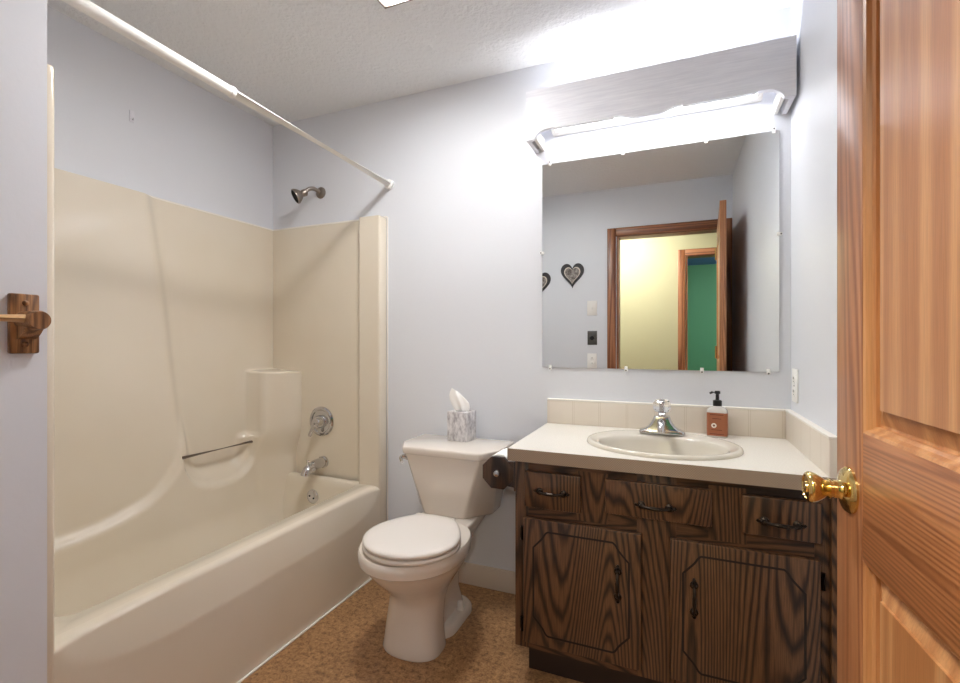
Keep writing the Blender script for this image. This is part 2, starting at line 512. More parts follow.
def h_long(y, z):
    dB = poly_sd((y, z), recess)
    dA = poly_sd((y, z), upper)
    hC = .076 + .038 * sstep(1.775, 1.83, y) * sstep(.50, .68, z) + .105 * sstep(1.80, 1.99, y) + .05 * sstep(.30, .06, z)
    a = sstep(-.018, .026, dA)
    hA = .050
    h = hC * (1 - a) + hA * a
    wd = .014 if (y > 1.74 and z > .64) else (.075 + .015 * sstep(.8, .55, z))
    b = sstep(-.004, wd, dB)
    if z < .66 and y < 1.80:      # the pocket floor slopes up to the back from a crisp lip
        b = b * sstep(.56, .66, z) + (1 - sstep(.56, .66, z)) * (.42 * sstep(-.006, .010, dB) + .58 * sstep(.012, .085, dB))
    return h * (1 - b) + .014 * b 
bm = B()
grid = []
for z in zs + [1.742]:
    row = []
    for y in ys:
        zz = min(z, 1.742)
        hh = h_long(y, zz) if z < 1.742 else .0005
        row.append(bm.verts.new((XL + hh, y, z)))
    grid.append(row)
for a, b in zip(grid[:-1], grid[1:]):
    for i in range(len(a) - 1):
        bm.faces.new((a[i], a[i + 1], b[i + 1], b[i]))
build('long_wall_panel', bm, 'tub', tub, smooth=70)
# --- tap-end wall
bm = B()
grid = []
xs = [XL + .0005 + (XT - .155 - XL) * i / 50 for i in range(51)] + [XT - .150 + .004 * i for i in range(36)]
zs2 = [0.04, .2, .36, .385, .395, .405, .415, .5, .8, 1.2, 1.6, 1.74, 1.742]
for z in zs2:
    row = []
    for x in xs:
        off = .012 + .054 * sstep(XT - .160, XT - .118, x)
        if z == 1.742: off = .0005
        row.append(bm.verts.new((x, YB - off, z)))
    grid.append(row)
for a, b in zip(grid[:-1], grid[1:]):
    for i in range(len(a) - 1): bm.faces.new((a[i], a[i + 1], b[i + 1], b[i]))
box(bm, XT - .03, XT, YB - .0657, YB - .0005, 0.0, 1.742, .010, 3)
build('tap_end_panel', bm, 'tub', tub, smooth=50)
bm = B(); box(bm, XL + .001, XT, YN + .0005, YN + .024, 0.0, 1.762, .007, 3)
build('near_end_panel', bm, 'tub', tub)
# --- basin, rim and apron
bm = B()
x0, x1, y0, y1 = XL + .028, -1.352, YN + .02, YB - .03
rings = [rrect(x0, -1.3705, y0, y1, .004, RIM + .0004), rrect(x0, -1.437, y0 + .065, y1 - .020, .06, RIM - .0005), rrect(x0 + .004, -1.450, y0 + .078, y1 - .028, .065, RIM - .014),
         rrect(x0 + .01, -1.462, y0 + .095, y1 - .034, .075, RIM - .04), rrect(x0 + .02, -1.485, y0 + .16, y1 - .060, .10, .16), rrect(x0 + .035, -1.51, y0 + .21, y1 - .10, .11, .085), rrect(x0 + .09, -1.57, y0 + .28, y1 - .17, .10, .062)]
loft(bm, rings, False, True)
ny, = (90,)
yc, hl = (YN + YB) / 2 - .02, (YB - .066 - YN - .024) / 2
gz = [0.0, .05, .12, .19, .23] + [.24 + .008 * i for i in range(20)]
gz = [z for z in gz if z < .396] + [.398]
grid = []
def apron_x(y, z):
    e = min(1.0, abs((y - yc) / (hl * .985)))
    zb = RIM - .135 * (1 - e ** 5) ** (1 / 2.2)
    t = min(1, max(0, (z - zb) / max(RIM - zb, 1e-3)))
    s = .024 * (t ** 1.2) * sstep(0, .12, t) * (RIM - zb) / .135
    return XT - .001 - s
ayy = [YN + .02 + (YB - .04 - YN - .02) * i / ny for i in range(ny + 1)]
for z in gz: grid.append([bm.verts.new((apron_x(y, z), y, z)) for y in ayy])
for k in range(1, 7):
    a = k / 6 * PI / 2
    grid.append([bm.verts.new((apron_x(y, .398) + (-1.372 - apron_x(y, .398)) * (1 - math.cos(a)), y, .398 + .0175 * math.sin(a))) for y in ayy])
for a, b in zip(grid[:-1], grid[1:]):
    for i in range(ny): bm.faces.new((a[i], a[i + 1], b[i + 1], b[i]))
build('tub_basin', bm, 'tub', tub, smooth=60)
bm = B(); tube(bm, [(XL + .062, 1.425, .605), (XL + .062, 1.828, .605)], .0075, 14)
gb = build('towel_rail', bm, 'nickel', tub); gb['label'] = 'slim chrome rail across the moulded pocket'
bm = B(); lathe(bm, [(.036, 0), (.036, .005), (.030, .010), (.012, .012), (0, .012)], (-1.735, YB - .0715, .318), (0, -1, 0), 28)
lathe(bm, [(.005, .0105), (.005, .0135), (0, .0140)], (-1.747, YB - .0715, .323), (0, -1, 0), 10, mi=1); lathe(bm, [(.005, .0105), (.005, .0135), (0, .0140)], (-1.721, YB - .0715, .313), (0, -1, 0), 10, mi=1)
op = build('overflow_plate', bm, ['chrome', 'slot'], tub); op['label'] = 'round chrome overflow plate'

# ------------------------------------------------------------------ shower fittings
YE = YB - .0125
vx, vz = -1.728, .700
vt = thing('shower_valve', 'round chrome shower control with short lever, upper fitting on the tub end wall', 'valve', (vx, YE, vz))
bm = B(); lathe(bm, [(.078, 0), (.078, .006), (.072, .011), (.062, .010), (.058, .006), (.036, .008)], (vx, YE, vz), (0, -1, 0), 40)
build('escutcheon', bm, 'chrome', vt)
bm = B(); lathe(bm, [(.034, .006), (.034, .022), (.030, .030), (.026, .045), (.022, .052), (0, .053)], (vx, YE, vz), (0, -1, 0), 28)
tube(bm, spline([(vx - .004, YE - .043, vz - .005), (vx - .02, YE - .050, vz - .035), (vx - .033, YE - .056, vz - .072)], 5), [.012] * 5 + [.010] * 5 + [.007], 10)
build('lever', bm, 'chrome', vt)
spx, spz = -1.715, .487
sp_ = thing('tub_spout', 'short chrome tub spout between shower control and overflow plate', 'spout', (spx, YE, spz))
bm = B(); lathe(bm, [(.031, 0), (.031, .012), (.027, .016)], (spx, YE, spz), (0, -1, 0), 24)
tube(bm, spline([(spx, YE - .008, spz), (spx, YE - .055, spz), (spx, YE - .105, spz - .008), (spx, YE - .132, spz - .025), (spx, YE - .138, spz - .04)], 5), [.026] * 10 + [.023] * 5 + [.021] * 6, 18)
build('spout_body', bm, 'chrome', sp_)
bm = B(); lathe(bm, [(.004, 0), (.004, .018), (.007, .02), (.007, .026), (0, .027)], (spx, YE - .118, spz + .008), (0, 0, 1), 12)
build('diverter_knob', bm, 'chrome', sp_)
hx, hz = -1.745, 1.917
sh = thing('wall_shower', 'dull chrome shower head on a bent arm high on the end wall', 'shower', (hx, YB, hz))
bm = B(); lathe(bm, [(.031, 0), (.030, .005), (.020, .012), (.013, .014)], (hx, YB, hz), (0, -1, 0), 28)
build('wall_flange', bm, 'nickel', sh)
ap = spline([(hx, YB - .004, hz), (hx - .012, YB - .04, hz + .012), (hx - .026, YB - .064, hz + .004), (hx - .038, YB - .080, hz - .018)], 6)
bm = B(); tube(bm, ap, .0105, 14)
build('arm', bm, 'nickel', sh)
bm = B()
hd = Vector((-.50, -.70, -.50)).normalized()
lathe(bm, [(.012, -.012), (.018, -.006), (.019, .008), (.016, .016), (.025, .024), (.034, .036), (.039, .046), (.039, .054), (.034, .056)], ap[-1], hd, 28, cap1=False)
lathe(bm, [(.034, .0555), (.033, .051), (.0, .051)], ap[-1], hd, 28, mi=1, cap0=False)
build('spray_head', bm, ['nickel', 'dark_gap'], sh)

rod = thing('shower_curtain_rod', 'white telescoping shower curtain rod above the tub', 'curtain rod', (-1.312, YB, 1.905))
pA, pB = Vector((-1.312, YB - .001, 1.905)), Vector((-1.336, YN + .001, 1.948))
mid = pA.lerp(pB, .646)
d = (pB - pA).normalized()
build('thin_tube', tube(B(), [pA, mid + d * .02], .0150, 18), 'white_plastic', rod)
build('thick_tube', tube(B(), [mid, mid + d * .002, pB], .0165, 18), 'white_plastic', rod)
bm = B(); lathe(bm, [(.0180, -.008), (.0190, -.002), (.0180, .006)], mid, d, 18); build('collar', bm, 'white_plastic', rod)
bm = B(); lathe(bm, [(.024, 0), (.024, .014), (.019, .020), (.0125, .022)], pA, d, 24); build('end_cap', bm, 'white_plastic', rod)
bm = B(); lathe(bm, [(.024, 0), (.024, .014), (.019, .020), (.0155, .022)], pB, -d, 24); build('end_cap', bm, 'white_plastic', rod)

bm = B(); box(bm, XL, XL + .004, 1.243, 1.262, 2.035, 2.082, .0015); tube(bm, spline([(XL + .003, 1.252, 2.05), (XL + .012, 1.252, 2.042), (XL + .016, 1.252, 2.050)], 4), .003, 8)
tag(build('adhesive_hook', bm, 'valance_paint'), 'tiny white adhesive hook on the wall above the tub', 'hook')

# ------------------------------------------------------------------ toilet
tx = -0.870
to = thing('toilet', 'off-white two-piece toilet with closed lid between tub and vanity', 'toilet', (tx, 1.96, 0))
def egg(z, yf, yb, hw, pf=2.0, flat=0.0, n=56, hb=None):
    """plan outline: round nose at yf (towards the room), squarer back at yb."""
    out = []
    ym = yf + (yb - yf) * 0.46
    for k in range(n):
        a = 2 * PI * k / n
        c, s = math.cos(a), math.sin(a)
        if s < 0:
            e = 2 / pf; x = hw * math.copysign(abs(c) ** e, c); y = ym + (ym - yf) * math.copysign(abs(s) ** e, s)
        else:
            e = 2 / (pf + flat)
            x = hw * math.copysign(abs(c) ** e, c)
            yy = abs(s) ** e
            if hb is not None: x *= 1 - (1 - hb / hw) * sstep(0, 1, yy) 
            y = ym + (yb - ym) * yy
        out.append((tx + x, y, z))
    return out
bm = B()
R = [(0.0, 1.428, 1.60, .113, 2.3, 1), (.008, 1.425, 1.60, .115, 2.3, 1), (.03, 1.428, 1.60, .110, 2.3, 1), (.10, 1.436, 1.60, .103, 2.3, 1), (.17, 1.436, 1.62, .099, 2.2, 1), (.205, 1.424, 1.65, .102, 2.1, .8),
     (.235, 1.397, 1.67, .114, 2.1, .8), (.27, 1.360, 1.69, .134, 2.0, .8), (.305, 1.322, 1.70, .155, 2, .8), (.335, 1.298, 1.70, .170, 2, .8), (.349, 1.290, 1.70, .1755, 2, .8), (.353, 1.286, 1.70, .179, 2, .8), (.358, 1.276, 1.70, .1855, 2, .8), (.375, 1.272, 1.70, .187, 2, .8), (.392, 1.272, 1.70, .187, 2, .8), (.401, 1.278, 1.70, .183, 2, .8)]
loft(bm, [[(x - .020 * (1 - sstep(.1, .32, r[0])), y, z) for x, y, z in egg(*r)] for r in R])
# trapway, rear deck and foot flange
D = [(.0, 1.56, 1.84, .055), (.05, 1.56, 1.82, .050), (.12, 1.56, 1.79, .046), (.2, 1.56, 1.79, .052), (.28, 1.56, 1.83, .075), (.34, 1.55, 1.90, .10), (.372, 1.55, 1.925, .118), (.392, 1.55, 1.93, .12), (.398, 1.56, 1.925, .115)]
loft(bm, [rrect(tx - w, tx + w, a, b, min(.05, w * .8), z) for z, a, b, w in D])
F = [(.0, .092), (.022, .091), (.034, .083), (.038, .075)]
loft(bm, [rrect(tx - w, tx + w, 1.57, 1.85 - (.092 - w), .07, z) for z, w in F])
build('bowl', bm, 'porcelain', to, smooth=50)
for s in (-1, 1):
    bm = B(); lathe(bm, [(.017, .0), (.017, .006), (.013, .010), (.0125, .028), (.009, .034), (0, .035)], (tx + s * .066, 1.735, .034), (0, 0, 1), 16)
    build('bolt_cap', bm, 'seat', to)
def seat_ring(z, i): return [(x + .014, y, zz) for x, y, zz in egg(z, 1.276 + i, 1.645 - i * .6, .174 - i, 2.0, .9, 64, .122)]
bm = B(); loft(bm, [seat_ring(.4010, .025), seat_ring(.4065, .018), seat_ring(.4065, .003), seat_ring(.411, 0), seat_ring(.417, 0), seat_ring(.4210, .003), seat_ring(.4210, .018), seat_ring(.4262, .024)])
build('seat', bm, 'seat', to, smooth=50)
bm = B(); loft(bm, [seat_ring(.4266, .018), seat_ring(.4266, .003), seat_ring(.431, .0005), seat_ring(.437, .001), seat_ring(.4415, .006), seat_ring(.4435, .018), seat_ring(.4465, .07), seat_ring(.4475, .12)])
build('seat_lid', bm, 'seat', to, smooth=50)
for s in (-1, 1):
    bm = B(); box(bm, tx + s * .07 - .016, tx + s * .07 + .016, 1.612, 1.655, .400, .436, .006)
    build('seat_hinge', bm, 'seat', to)
def hexa(z, yf, hf, ym, hm, yb, hb):
    return [(tx - hf, yf, z), (tx + hf, yf, z), (tx + hm, ym, z), (tx + hb, yb, z), (tx - hb, yb, z), (tx - hm, ym, z)]
def bevel_loft(rings, off, seg=3):
    t = B(); loft(t, rings)
    bmesh.ops.recalc_face_normals(t, faces=t.faces[:])
    bmesh.ops.bevel(t, geom=t.edges[:], offset=off, segments=seg, profile=.5, affect='EDGES')
    return t
build('tank', bevel_loft([[(x - .012, y, z) for x, y, z in hexa(.395, 1.742, .088, 1.85, .176, 1.945, .176)], hexa(.660, 1.695, .168, 1.775, .220, 1.950, .220)], .010), 'porcelain', to, smooth=40)
build('tank_lid', bevel_loft([hexa(.655, 1.683, .172, 1.768, .222, 1.957, .222), hexa(.688, 1.680, .175, 1.766, .225, 1.960, .225)], .009), 'porcelain', to, smooth=40)
bm = B()
lathe(bm, [(.016, 0), (.016, .006), (.010, .010), (.009, .024)], (tx - .196, 1.757, .628), (-.75, -.66, 0), 18)
tube(bm, spline([(tx - .214, 1.742, .628), (tx - .216, 1.735, .624), (tx - .206, 1.722, .620), (tx - .188, 1.702, .616)], 4), .0065, 10)
fl = build('flush_lever', bm, 'chrome', to); fl['label'] = 'chrome flush lever'

# tissue box on the tank lid
tb = thing('tissue_box', 'small grey patterned tissue cube with a white tissue on the toilet tank', 'tissue box', (-.872, 1.895, .688), math.radians(-6))
bm = B(); box(bm, -.048, .051, -.043, .043, .0005, .128, .0015)
build('carton', bm, 'tissue_box', tb, True)
bm = B(); lathe(bm, [(.026, .1278), (.026, .1286), (0, .1286)], (0, 0, 0), (0, 0, 1), 24)
build('opening', bm, 'dark_gap', tb, True)
bm = B()
prof = [(.0, .036, .016), (.02, .044, .016), (.045, .048, .014), (.065, .042, .013), (.08, .032, .010), (.092, .022, .005)]
rings = []
for h, w, dd in prof:
    ring = []
    for k in range(28):
        a = 2 * PI * k / 28
        wob = 1 + .28 * math.sin(5 * a + h * 30) + .12 * math.sin(9 * a)
        ring.append((-.004 - .27 * h + w * math.cos(a) * (1 + .1 * math.sin(3 * a + 40 * h)), .004 + dd * math.sin(a) * wob, .128 + h + .006 * math.sin(2 * a + 1.2) * (h / .09) - .16 * h * max(0, math.cos(a)) * 1.8))
    rings.append(ring)
loft(bm, rings)
build('tissue', bm, 'paper', tb, True, smooth=60)

# ------------------------------------------------------------------ vanity
CX0, CY0, CZ = -.505, 1.462, .773
VX0, VX1, VY = -.487, XR - .002, 1.485
va = thing('vanity_cabinet', 'dark-stained oak vanity cabinet with grooved doors under the sink', 'cabinet', (VX0, YB, 0))
bm = B()
box(bm, VX0, VX0 + .018, VY + .001, YB - .002, .119, CZ - .041)
box(bm, VX1 - .018, VX1, VY + .001, YB - .002, .119, CZ - .041)
box(bm, VX0 + .018, VX1 - .018, VY + .02, YB - .01, .119, .137)
build('carcass', bm, 'oak_v', va)
bm = B()
FT = .018
for a, b in ((VX0, VX0 + .045), (-.104, .006), (VX1 - .045, VX1)):
    box(bm, a, b, VY, VY + FT, .119, CZ - .041, .0008, mi=0)
for a, b in ((-.285, -.188), (.09, .185)):
    box(bm, a, b, VY + .0003, VY + FT, .56, .715, 0, mi=0)
for a, b in ((.119, .160), (.535, .60), (.690, CZ - .041)):
    box(bm, VX0 + .045, VX1 - .045, VY + .0005, VY + FT - .0005, a, b, 0, mi=1)
box(bm, VX1 - .012, VX1 + .0012, VY - .019, VY - .0002, .119, CZ - .042, .0008, mi=0)
build('face_frame', bm, ['oak_v', 'oak_h'], va)
bm = B(); box(bm, VX0 + .025, VX1 - .03, VY + .075, VY + .09, 0, .1195); box(bm, VX0 + .025, VX0 + .04, VY + .09, YB - .01, 0, .1195)
tk = build('toe_kick', bm, 'toe', va); tk['label'] = 'dark recessed toe kick'
def pull(c, vert, parent):
    bm = B()
    cx, cz = c; y = VY - .018
    U = (lambda u, w: (cx, y - w, cz + u)) if vert else (lambda u, w: (cx + u, y - w, cz))
    for s in (-1, 1):
        lathe(bm, [(.0115, 0), (.0115, .003), (.006, .006), (.0055, .016), (0, .018)], U(s * .038, 0), (0, -1, 0), 14)
        tube(bm, [U(s * .046, .002), U(s * .053, .003), U(s * .058, .002)], [.007, .0055, .002], 10)
    tube(bm, spline([U(-.038, .012), U(-.025, .020), U(-.012, .024), U(0, .0245), U(.012, .024), U(.025, .020), U(.038, .012)], 3), [.0042] * 6 + [.0055] * 7 + [.0042] * 6, 10)
    return build('pull', bm, 'bronze', parent)
def drawer(name, x0, x1, z0, z1, px, pz):
    bm = B(); box(bm, x0, x1, VY - .018, VY - .0005, z0, z1, .004)
    o = build(name, bm, 'oak_v', va)
    pull((px, pz), False, o)
    return o
drawer('drawer', -.452, -.270, .587, .703, -.361, .643)
drawer('false_drawer_front', -.195, .098, .600, .705, -.052, .640)
drawer('drawer', .172, .356, .596, .702, .263, .638)
def cab_door(x0, x1, px, hx, flip):
    z0, z1 = .147, .551
    bm = B(); box(bm, x0, x1, VY - .019, VY - .0005, z0, z1, .003)
    i, j, k = .034, .078, .040
    # routed outline with clipped, hollow corners
    g = []
    yy = VY - .0190
    for cx, cz, sx, sz in ((x0 + i, z1 - k + .004, 1, -1), (x1 - i, z1 - k + .004, -1, -1), (x1 - i, z0 + k - .004, -1, 1), (x0 + i, z0 + k - .004, 1, 1)):
        n = [(cx, yy, cz + sz * .055), (cx + sx * .014, yy, cz + sz * .040), (cx + sx * .030, yy, cz + sz * .022), (cx + sx * .040, yy, cz + sz * .006), (cx + sx * .048, yy, cz)]
        n = [tuple(p) for p in spline(n, 3)]
        if (sx * sz) > 0: n = n[::-1]
        g += n
    ga = [Vector(p) for p in g]
    # order: TL corner runs bottom->top, so walk clockwise
    gw = .0028
    c = len(ga)
    cen = Vector(((x0 + x1) / 2, yy, (z0 + z1) / 2))
    inn, out = [], []
    for q in range(c):
        t = (ga[(q + 1) % c] - ga[q - 1]).normalized()
        nrm = Vector((t.z, 0, -t.x))
        inn.append(ga[q] + nrm * gw); out.append(ga[q] - nrm * gw)
    dz = Vector((0, -.0006, 0))
    loft(bm, [[p for p in out], [p + dz for p in out], [p + dz for p in inn], [p for p in inn]], False, False, mi=1)
    o = build('door', bm, ['oak_v', 'groove'], va)
    pull((px, .393), True, o)
    for z in (.20, .497):
        b2 = B(); tube(b2, [(hx, VY - .010, z - .022), (hx, VY - .010, z + .022)], .0055, 10)
        box(b2, hx - .008, hx + .008, VY - .004, VY - .0003, z - .018, z + .018)
        build('hinge', b2, 'bronze', o)
    return o
cab_door(-.454, -.091, -.157, -.461, False)
cab_door(-.011, .352, .052, .359, True)

# counter with an oval cut-out
ct = thing('countertop', 'off-white laminate vanity countertop with low splash on two walls', 'countertop', (CX0, YB, CZ))
SX, SY, SA, SB = -.042, 1.700, .245, .203
hx0, hx1, hy0, hy1 = CX0, XR - .001, CY0, YB - .001
angs = sorted([2 * PI * k / 72 for k in range(72)] + [math.atan2(y - SY, x - SX) % (2 * PI) for x in (hx0, hx1) for y in (hy0, hy1)])
def rect_hit(a):
    c, s = math.cos(a), math.sin(a); t = 1e9
    if c > 1e-9: t = min(t, (hx1 - SX) / c)
    if c < -1e-9: t = min(t, (hx0 - SX) / c)
    if s > 1e-9: t = min(t, (hy1 - SY) / s)
    if s < -1e-9: t = min(t, (hy0 - SY) / s)
    return SX + c * t, SY + s * t
def ell(a, f=1.0, z=CZ, dy=0): 
    # ellipse point by polar angle
    A, Bq = SA * f, SB * f
    c, s = math.cos(a), math.sin(a); r = 1 / math.sqrt((c / A) ** 2 + (s / Bq) ** 2)
    return (SX + r * c, SY + dy + r * s, z)
bm = B()
o_t = [(*rect_hit(a), CZ) for a in angs]; o_b = [(x, y, CZ - .040) for x, y, _ in o_t]
i_t = [ell(a, .93) for a in angs]; i_b = [(x, y, CZ - .040) for x, y, _ in i_t]
loft(bm, [i_b, i_t, o_t, o_b, i_b], False, False)
bmesh.ops.remove_doubles(bm, verts=bm.verts[:], dist=1e-6)
build('top', bm, 'laminate', ct, smooth=30)
bm = B(); box(bm, CX0 - .0015, XR - .001, CY0 - .0015, CY0 + .0002, CZ - .0402, CZ - .0008); box(bm, CX0 - .0015, CX0 + .0002, CY0 - .0015, YB - .002, CZ - .0402, CZ - .0008)
es = build('edge_band', bm, 'laminate_edge', ct); es['label'] = 'beige woven-look edge band'
bm = B(); box(bm, CX0, XR - .001, YB - .020, YB - .0005, CZ, CZ + .103, .002, mi=0); box(bm, CX0, XR - .001, YB - .0215, YB - .0003, CZ + .0985, CZ + .1055, .0015, mi=1)
build('back_splash', bm, ['splash', 'caulk'], ct)
bm = B(); box(bm, XR - .020, XR - .0005, CY0, YB - .0205, CZ, CZ + .103, .002, mi=0); box(bm, XR - .0215, XR - .0003, CY0, YB - .021, CZ + .0985, CZ + .1055, .0015, mi=1)
build('side_splash', bm, ['splash', 'caulk'], ct)

sk = thing('sink', 'oval cream drop-in bathroom sink set in the countertop', 'sink', (SX, SY, CZ))
ea = [2 * PI * k / 72 for k in range(72)]
bm = B()
prof = [(1.0, 0.0005, 0, 0), (1.0, .006, 0, 0), (.988, .011, 0, 0), (.965, .0135, 0, 0), (.93, .0125, 0, 0), (.90, .010, 0, 0)]
rings = [[ell(a, f, CZ + z) for a in ea] for f, z, _, _ in prof]
def bas(fx, fy, dy, z): return [(SX + SA * fx * math.cos(math.atan2(math.sin(a) * SA, math.cos(a) * SB)), SY + dy + SB * fy * math.sin(math.atan2(math.sin(a) * SA, math.cos(a) * SB)), CZ + z) for a in ea]
rings += [bas(.845, .75, -.020, .0085), bas(.82, .715, -.020, .003), bas(.80, .69, -.020, -.012), bas(.75, .64, -.019, -.05), bas(.64, .54, -.018, -.09), bas(.45, .38, -.016, -.118), bas(.20, .2, -.012, -.130), bas(.09, .105, -.010, -.133)]
loft(bm, rings, False, True)
# underside shell down through the counter
build('basin', bm, 'sink', sk, smooth=60)
bm = B(); lathe(bm, [(.024, 0), (.024, .003), (.018, .004), (.016, .001), (0, .001)], (SX, SY - .010, CZ - .1325), (0, 0, 1), 24)
build('drain', bm, 'chrome', sk)

fc = thing('faucet', 'chrome centre-set faucet with clear acrylic knob behind the sink', 'faucet', (SX, 1.852, CZ + .0135))
fx, fy, fz = SX, 1.852, CZ + .0137
bm = B()
def fring(w, dd, z, yo=0, r=.4): return rrect(fx - w, fx + w, fy - dd + yo, fy + dd + yo, min(w, dd) * r, z)
loft(bm, [fring(.078, .026, fz), fring(.079, .027, fz + .004), fring(.076, .025, fz + .010), fring(.060, .024, fz + .016), fring(.048, .023, fz + .024), fring(.038, .022, fz + .037), fring(.031, .021, fz + .050), fring(.028, .020, fz + .060), fring(.026, .018, fz + .064)])
build('faucet_base', bm, 'chrome', fc, smooth=50)
bm = B()
sp = spline([(fx, fy - .006, fz + .036), (fx, fy - .05, fz + .046), (fx, fy - .09, fz + .045), (fx, fy - .112, fz + .030), (fx, fy - .114, fz + .022)], 5)
tube(bm, sp, [.015] * 5 + [.0125] * 10 + [.011] * 6, 16)
build('spout', bm, 'chrome', fc)
bm = B(); lathe(bm, [(.014, .062), (.014, .070), (.011, .074)], (fx, fy, fz), (0, 0, 1), 20); build('stem_collar', bm, 'chrome', fc)
bm = B()
t = B()
lathe(t, [(.014, .0745), (.024, .079), (.0305, .088), (.0325, .100), (.0315, .112), (.0255, .121), (.014, .125), (0, .1255)], (fx, fy, fz), (0, 0, 1), 10)
join(bm, t)
kn = build('acrylic_knob', bm, 'clear', fc, smooth=10); kn['label'] = 'clear faceted acrylic knob'
bm = B(); lathe(bm, [(.006, .0742), (.006, .105), (.009, .107), (.009, .110), (0, .1105)], (fx, fy, fz), (0, 0, 1), 14); build('knob_screw', bm, 'chrome', fc)

# soap pump
so = thing('soap_bottle', 'pump soap bottle with amber label and black pump beside the faucet', 'soap bottle', (.146, 1.925, CZ), math.radians(-10))
so.scale = (.92, .94, .925)
bm = B()
def sr(w, dd, z, r=.012): return rrect(-w, w, -dd, dd, min(r, w * .98, dd * .98), z)
loft(bm, [sr(.034, .020, .0006), sr(.037, .0228, .004), sr(.037, .0228, .100), sr(.0355, .0218, .108), sr(.029, .019, .116), sr(.018, .0165, .121, .0165), sr(.0145, .0145, .123, .0145), sr(.0145, .0145, .128, .0145)])
build('bottle', bm, 'soap_liquid', so, True, smooth=50)
bm = B(); loft(bm, [sr(.0374, .0232, .008), sr(.0374, .0232, .098)], False, False)
lb = build('label_wrap', bm, 'soap_label', so, True, smooth=50); lb['label'] = 'amber printed label'
bm = B()
for z, w in ((.089, .024), (.074, .016), (.030, .019), (.014, .026)):
    bm = B(); box(bm, -w, w, -.0237, -.0232, z, z + .0026)
    build('printed_line', bm, 'label_dark', lb, True)
bm = B(); lathe(bm, [(.0095, 0), (.0095, .0007), (0, .0007)], (-.010, -.0232, .048), (0, -1, 0), 20)
lathe(bm, [(.004, .0007), (.004, .0012), (0, .0012)], (-.010, -.0232, .048), (0, -1, 0), 12, mi=1)
build('emblem', bm, ['label_white', 'label_dark'], lb, True)
bm = B()
lathe(bm, [(.0165, .124), (.0165, .144), (.013, .1465), (.007, .148), (.0065, .170), (.0105, .172), (.0105, .180), (.008, .183), (0, .183)], (0, 0, 0), (0, 0, 1), 20)
tube(bm, [(0, 0, .177), (-.018, -.006, .177), (-.027, -.009, .172)], [.0055, .005, .004], 10)
build('pump', bm, 'black', so, True, smooth=40)

# toilet paper holder on the vanity side
hxc, hzc = -.566, .668
tp = thing('toilet_paper_holder', 'dark walnut toilet paper holder on the side of the vanity', 'toilet paper holder', (VX0, 1.60, hzc))
def oct_(r, x, z): return [(x + r * math.cos(PI / 8 + k * PI / 4), z + r * math.sin(PI / 8 + k * PI / 4)) for k in range(8)]
for y in (1.525, 1.665):
    bm = B()
    prism(bm, oct_(.060, hxc, hzc), 'y', y, y + .018, bev=.003)
    prism(bm, [(hxc + .02, hzc - .04), (VX0 - .012, hzc - .045), (VX0 - .012, hzc + .045), (hxc + .02, hzc + .04)], 'y', y + .002, y + .016)
    build('arm', bm, 'walnut', tp)
bm = B(); box(bm, VX0 - .013, VX0 - .0003, 1.505, 1.703, hzc - .05, hzc + .05, .003); build('back_plate', bm, 'walnut', tp)
bm = B(); tube(bm, [(hxc, 1.513, hzc), (hxc, 1.69, hzc)], .0075, 14)
lathe(bm, [(.013, 0), (.013, .006), (.010, .012), (0, .014)], (hxc, 1.5252, hzc), (0, -1, 0), 18)
pn = build('roller', bm, 'chrome', tp); pn['label'] = 'chrome roller pin'
bm = B()
n = 40
def tring(r, y): return [(hxc + r * math.cos(2 * PI * k / n), y, hzc + .004 + r * math.sin(2 * PI * k / n)) for k in range(n)]
loft(bm, [tring(.020, 1.548), tring(.053, 1.548), tring(.055, 1.550), tring(.055, 1.658), tring(.053, 1.660), tring(.020, 1.660), tring(.020, 1.548)], False, False)
box(bm, hxc + .0545, hxc + .0555, 1.549, 1.659, hzc - .055, hzc + .004)
tag(build('toilet_paper_roll', bm, 'paper', smooth=40), 'white toilet paper roll held in the dark wooden holder', 'toilet paper')

# ------------------------------------------------------------------ mirror
mx0, mx1, mz0, mz1 = -.530, .352, 1.012, 1.890
mi_ = thing('mirror', 'large frameless square mirror above the vanity', 'mirror', (mx0, YB, mz0))
bm = B()
box(bm, mx0, mx1, YB - .0070, YB - .0010, mz0, mz1, 0, mi=1)
bm.faces.ensure_lookup_table()
for f in bm.faces:
    if f.normal.y < -.9 or f.calc_center_median().y < YB - .0065: f.material_index = 0
build('glass', bm, ['mirror', 'mirror_edge'], mi_)
for x, z, up in ((-.497, mz1, 1), (-.193, mz1, 1), (.112, mz1, 1), (.335, mz1, 1), (-.495, mz0, -1), (-.181, mz0, -1), (.098, mz0, -1), (.318, mz0, -1)):
    bm = B(); box(bm, x - .006, x + .006, YB - .011, YB - .0072, z - .009, z + .010, .0015); box(bm, x - .006, x + .006, YB - .0115, YB - .0003, z + up * .0015 if up > 0 else z - .010, z + .010 if up > 0 else z - .0015, .0012)
    lathe(bm, [(.003, 0), (.003, .001), (0, .0015)], (x, YB - .0115, z + up * .006), (0, -1, 0), 10, mi=1)
    build('clip', bm, ['white_plastic', 'slot'], mi_)
for x, z in ((mx0, 1.507), (mx1, 1.513)):
    s = -1 if x < 0 else 1
    bm = B(); box(bm, x - .008, x + .008, YB - .011, YB - .0072, z - .006, z + .006, .0015); box(bm, min(x + s * .0015, x + s * .009), max(x + s * .0015, x + s * .009), YB - .0115, YB - .0003, z - .006, z + .006, .001)
    lathe(bm, [(.003, 0), (.003, .001), (0, .0015)], (x + s * .005, YB - .0115, z), (0, -1, 0), 10, mi=1)
    build('clip', bm, ['white_plastic', 'slot'], mi_)

